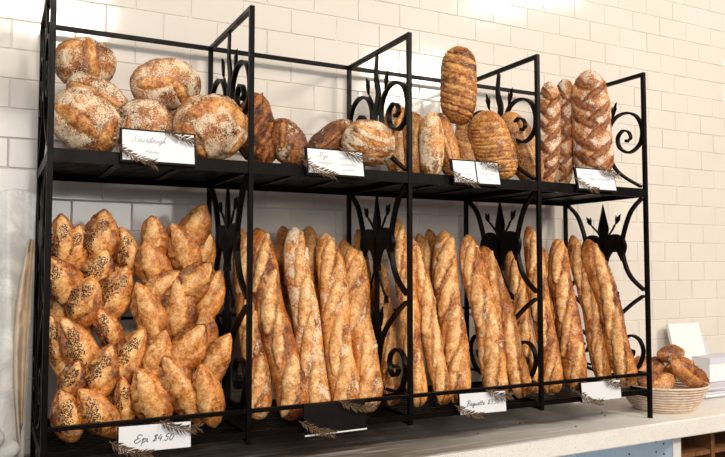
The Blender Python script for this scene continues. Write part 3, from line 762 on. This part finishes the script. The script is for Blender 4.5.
def sign(name, TL, BL, BR, Y, label, texts=(), card='card', divider=False, fr=.0048, lean=.012, frame_all=True, dark=False, seed=0):
    O = at(*BL, Y); R_ = at(*BR, Y); T = at(*TL, Y+lean)
    W = (R_-O).length; X = (R_-O).normalized(); Zv = (T-O); Zv = (Zv-X*Zv.dot(X)); Hh = Zv.length; Zv.normalize(); Yv = Zv.cross(X)
    root = empty(name, O); root.matrix_world = Matrix.Translation(O) @ Matrix((X, Yv, Zv)).transposed().to_4x4()
    tag(root, label, 'sign', 'small price signs clipped along the rack')
    f = fr
    mb = MB(); mb.box((-f, -.004, -f), (W+f, .003, Hh+f), bev=.0008); mb.build('frame', M['frame'], root)
    if not dark:
        mb = MB(); mb.box((0, -.006, 0), (W, -.0045, Hh)); mb.build('card', M['card'], root)
    else:
        mb = MB(); mb.box((-f, -.006, -f-.003), (W+f, -.002, -f+.0002)); mb.build('card_edge', M['card'], root)
    if divider:
        mb = MB(); mb.box((W*.48, -.0075, 0), (W*.50, -.006, Hh)); mb.build('divider', M['frame'], root)
    for t in texts:
        if t[0] == 'w': mb, _ = writing(t[1], W*t[2], Hh*t[3], Hh*t[4], Hh*t[5]); mt = M['ink'] if t[6] else M['ink_faint']
        else: mb = scribble(W*t[1], Hh*t[2], W*t[3], Hh*t[4], Hh*.016, t[5]); mt = M['ink_faint']
        mb.build('writing', mt, root)
    for (x0, z0, x1, z1, s) in ((-.13, .50, .42, -.10, 1), (.55, 1.13, 1.10, .74, 2)):
        mb = sprig_mesh(W*x0, Hh*z0, W*x1, Hh*z1, seed*7+s); o = mb.build('dried_sprig', [M['twig'], M['sprig']], root)
    return root
YU = -.012
sign('sourdough_sign', (120,130), (122,160), (194,165), YU, 'black-framed sign below the round loaves, first on the upper shelf', [('w','Sourdough',.12,.62,.20,.020,0),('s',.30,.28,.2,.12,3)], seed=1)
sign('rye_sign', (307,149), (308,173), (363,177), YU, 'black-framed sign with two faint columns below the striped loaf', [('w','Rye',.18,.66,.22,.02,0),('s',.16,.40,.26,.12,4),('s',.56,.66,.2,.15,5),('s',.58,.40,.3,.12,6),('s',.62,.18,.2,.10,7)], seed=2)
sign('seeded_bread_sign', (453,161), (454,182.5), (499,185), YU, 'upper shelf sign split into two cards by a thin black divider', [('s',.12,.62,.26,.18,8),('s',.2,.34,.2,.13,9),('s',.58,.64,.2,.18,10),('s',.56,.40,.34,.14,11),('s',.7,.16,.14,.10,12)], divider=True, seed=3)
sign('country_bread_sign', (576.5,169), (578,188.5), (615,191), YU, 'rightmost sign of the upper shelf, below the widest zigzag loaf', [('s',.12,.70,.3,.14,13),('s',.25,.46,.24,.12,14),('s',.52,.48,.34,.12,15),('s',.68,.22,.2,.12,16)], seed=4)
YL = -.014
sign('epi_sign', (117,427), (118,453.5), (190,446.5), YL, 'sign reading Epi $4.50 on the lower front rail', [('w','Epi',.20,.34,.30,.034,1),('w','$4.50',.45,.34,.27,.034,1)], lean=.006, fr=.0015, seed=5)
sign('turned_sign', (305,407), (306,433), (364,426), YL, 'black sign showing only a white bottom edge below the baguettes', (), dark=True, lean=.006, seed=6)
sign('baguette_sign', (459,394), (459.5,415), (505,410.8), YL, 'sign reading Baguette $3.50 below the pale floury baguette', [('w','Baguette',.12,.40,.25,.030,1),('w','$3.50',.58,.40,.24,.030,1)], lean=.006, fr=.0015, seed=7)
sign('blank_sign', (581,383), (581.5,402), (620,398), YL, 'blank white sign below the rightmost baguettes of the rack', (), lean=.006, fr=.0015, seed=8)

# ------------------------------------------------------------------ basket of rolls
BC = Vector((1.893, .088, 0)); RR = .138; RB = .090; BH = .078
mb = MB(); coils = 10
for k in range(coils):
    t = k/(coils-1); rr = RB+(RR-RB)*t**.8; z = .005+BH*t
    pts = [(BC.x+rr*math.cos(g)*1.04, BC.y+rr*math.sin(g), z) for g in np.linspace(0, 2*math.pi, 49)]
    mb.tube(pts, .0041, 8)
for k in range(9):
    rr = RB*(k+.5)/9; mb.tube([(BC.x+rr*math.cos(g)*1.04, BC.y+rr*math.sin(g), .005) for g in np.linspace(0, 2*math.pi, 33)], .0052, 6)
mb.v = [(x-BC.x, y-BC.y, z) for x, y, z in mb.v]
o = mb.build('cane_basket', M['cane'], smooth=True); o.location = BC; tag(o, 'round coiled cane basket holding rolls at the right end of the counter', 'basket')
rolls = [
 ((672,364),.055,(706,386),.06,25,'long pointed roll lying across the front right rim of the basket','zigzag'),
 ((651,391),.04,(671,377),.05,19,'small round roll with floury cuts at the front left of the basket','boule'),
 ((659,357),.12,(682,352),.12,19,'golden roll on top of the basket pile','zigzag'),
 ((648,378),.14,(660,359),.15,19,'roll just right of the rack end post, below the topmost one','zigzag'),
 ((666,374),.11,(692,362),.11,19,'floury roll in the middle of the basket pile','boule'),
 ((628,377),.14,(650,361),.14,21,'roll at the left of the basket seen through the rack end panel','zigzag'),
 ((640,384),.08,(662,380),.09,20,'low roll at the left side of the basket behind the end post','zigzag'),
]
for k, (A_, ya, B_, yb, wp, lab, mt) in enumerate(rolls):
    A = at(*A_, ya); B = at(*B_, yb); W = wp*mpp(A); L = (B-A).length*1.08
    Vv, F, cols = loaf_mesh(L, W, W*.8, [(-.75,.25,.2,-.1,W*.17),(-.1,.3,.85,-.1,W*.19)], p=2.2, q=1.7, ns=60, nt=44, seed=70+k, bulge=.002, groove=.004, ear=.005, lump=.05, flour=.38)
    place(to_mesh('bread_roll', Vv, F, cols), 'bread_roll', M[mt], A, B, facing(A, B, 0, .5), lab, 'roll', 'rolls piled in the cane basket')

# ------------------------------------------------------------------ paper goods on the right
def carton(name, label, o0, sx, sy, sz, rot, cat='box', fold=True, mat='paper'):
    r = empty(name, o0); r.rotation_euler = rot; tag(r, label, cat)
    t = .0015
    mb = MB(); mb.box((0, 0, 0), (sx, sy, t)); mb.box((0, 0, 0), (sx, t, sz)); mb.box((0, sy-t, 0), (sx, sy, sz)); mb.box((0, 0, 0), (t, sy, sz)); mb.box((sx-t, 0, 0), (sx, sy, sz))
    mb.build('body', M[mat], r)
    mb = MB(); mb.box((-.001, -.001, sz), (sx+.001, sy+.001, sz+t)); mb.box((-.001, -.0025, sz-.02), (sx+.001, -.001, sz+t)); mb.build('lid', M['paper_shade'], r)
    return r
o = empty('white_card_sheet', (2.25, .30, -.0)); o.rotation_euler = (-.25, 0, 0); tag(o, 'tall white card leaning on the tiles behind the basket', 'card')
mb = MB(); mb.box((0, 0, 0), (.175, .012, .255), bev=.001); mb.build('board', M['paper'], o)
mb = MB(); mb.box((.175, .0, 0), (.195, .012, .18), bev=.001); mb.build('folded_edge', M['paper_shade'], o)
carton('white_takeaway_box', 'white lidded box standing on a paper stack at the right edge', (2.27, .20, .042), .24, .07, .088, (0, 0, .06))
for k in range(5):
    mb = MB(); mb.box((-.17, -.10, 0), (.17, .10, .0072), bev=.001); o = mb.build('paper_pad', M['paper' if k % 2 else 'paper_shade'])
    o.location = (2.30+.006*((k*3) % 4), .235-.004*((k*2) % 3), .0005+k*.0082); o.rotation_euler = (0, 0, .02*((k*5) % 3-1))
    tag(o, ['lowest pad of the paper stack under the white box', 'second pad from the bottom of the paper stack', 'middle pad of the paper stack under the white box', 'fourth pad from the bottom of the paper stack', 'topmost pad of the paper stack, directly under the white box'][k], 'paper', 'paper pads stacked at the right edge')

# ------------------------------------------------------------------ plastic and paper hanging at the left
def sheet(name, fn, nu, nv, mat, label, cat, th=.0008, loc=None):
    mb = MB(); vs = [fn(i/nu, j/nv) for i in range(nu+1) for j in range(nv+1)]
    c = Vector(loc or (0, 0, 0)); vs = [Vector(v)-c for v in vs]
    mb.add(vs, [(i*(nv+1)+j, (i+1)*(nv+1)+j, (i+1)*(nv+1)+j+1, i*(nv+1)+j+1) for i in range(nu) for j in range(nv)])
    me = bpy.data.meshes.new(name); me.from_pydata([tuple(v) for v in mb.v], [], mb.f); me.update()
    o = link(name, me, mat, smooth=True); o.location = c
    md = o.modifiers.new('thickness', 'SOLIDIFY'); md.thickness = th; tag(o, label, cat); return o
def film_fn(u, v):
    z = .635-.60*v; spread = .45+.55*min(1, v*2.2)
    x = -.014-.012*v-.34*u*(.85+.15*v); y = .20+.012*math.sin(u*23+v*2)*spread+.02*math.sin(u*7-v*5)*v
    return (x, y-.02*v, z+.012*math.sin(u*11)*(1-v))
sheet('plastic_bag', film_fn, 90, 60, M['film'], 'translucent plastic bag hanging against the tiles left of the rack', 'bag', loc=(-.2, .3, .03))
def kraft_fn(u, v):
    z = .53-.41*v; x = -.012-.014*v-.026*u*(.15+1.0*math.sin(math.pi*min(1, v*.85+.12))); y = .165+.012*math.sin(u*6)+.02*v
    return (x-.006, y, z-.05*u*v)
sheet('paper_bag', kraft_fn, 14, 40, M['kraft'], 'narrow beige paper bag hanging between plastic and the left end of the rack', 'bag', .002, (-.03, .2, .11))
def crumple(u, v):
    a_ = u*2*math.pi; r = v
    rr = .14*(math.sin(r*math.pi)**.6 if 0 < r < 1 else 0); z = .001+.075*(1-math.cos(r*math.pi))
    wob = 1+.16*math.sin(a_*5+r*9)+.08*math.sin(a_*11-r*14)
    return (-.19+rr*wob*math.cos(a_), .23+rr*.9*wob*math.sin(a_)*.8, z)
sheet('crumpled_bag', crumple, 72, 30, M['film'], 'crumpled clear plastic bag lying on the counter at the bottom left', 'bag', loc=(-.19, .23, 0))

# ------------------------------------------------------------------ crumbs
rc = random.Random(5)
CL = ['brown crumb on the worktop directly in front of the blank sign', 'left crumb of the pair near the foot of the right end post', 'right crumb of the pair near the foot of the right end post',
      'leftmost crumb of the three below the black sign', 'middle crumb of the three below the black sign', 'rightmost crumb of the three below the black sign',
      'lone crumb on the worktop right of the baguette sign', 'lone crumb on the worktop below the baguette sign']
for k, (u, v) in enumerate([(576,427),(602,413),(605,416),(336,441),(345,443),(351,440),(520,424),(478,434)]):
    p = at(u, v, 0); d = (p-CAM); p = CAM+d*(-CAM.z/d.z)
    bm = bmesh.new(); bmesh.ops.create_icosphere(bm, subdivisions=2, radius=.0028)
    for q_ in bm.verts: q_.co = Vector((q_.co.x*rc.uniform(.8, 1.5), q_.co.y*rc.uniform(.8, 1.4), q_.co.z*.6))
    me = bpy.data.meshes.new('bread_crumb'); bm.to_mesh(me); bm.free()
    o = link('bread_crumb', me, M['twig']); o.location = (p.x, p.y, .0016)
    tag(o, CL[k], 'crumb', 'crumbs scattered on the worktop')
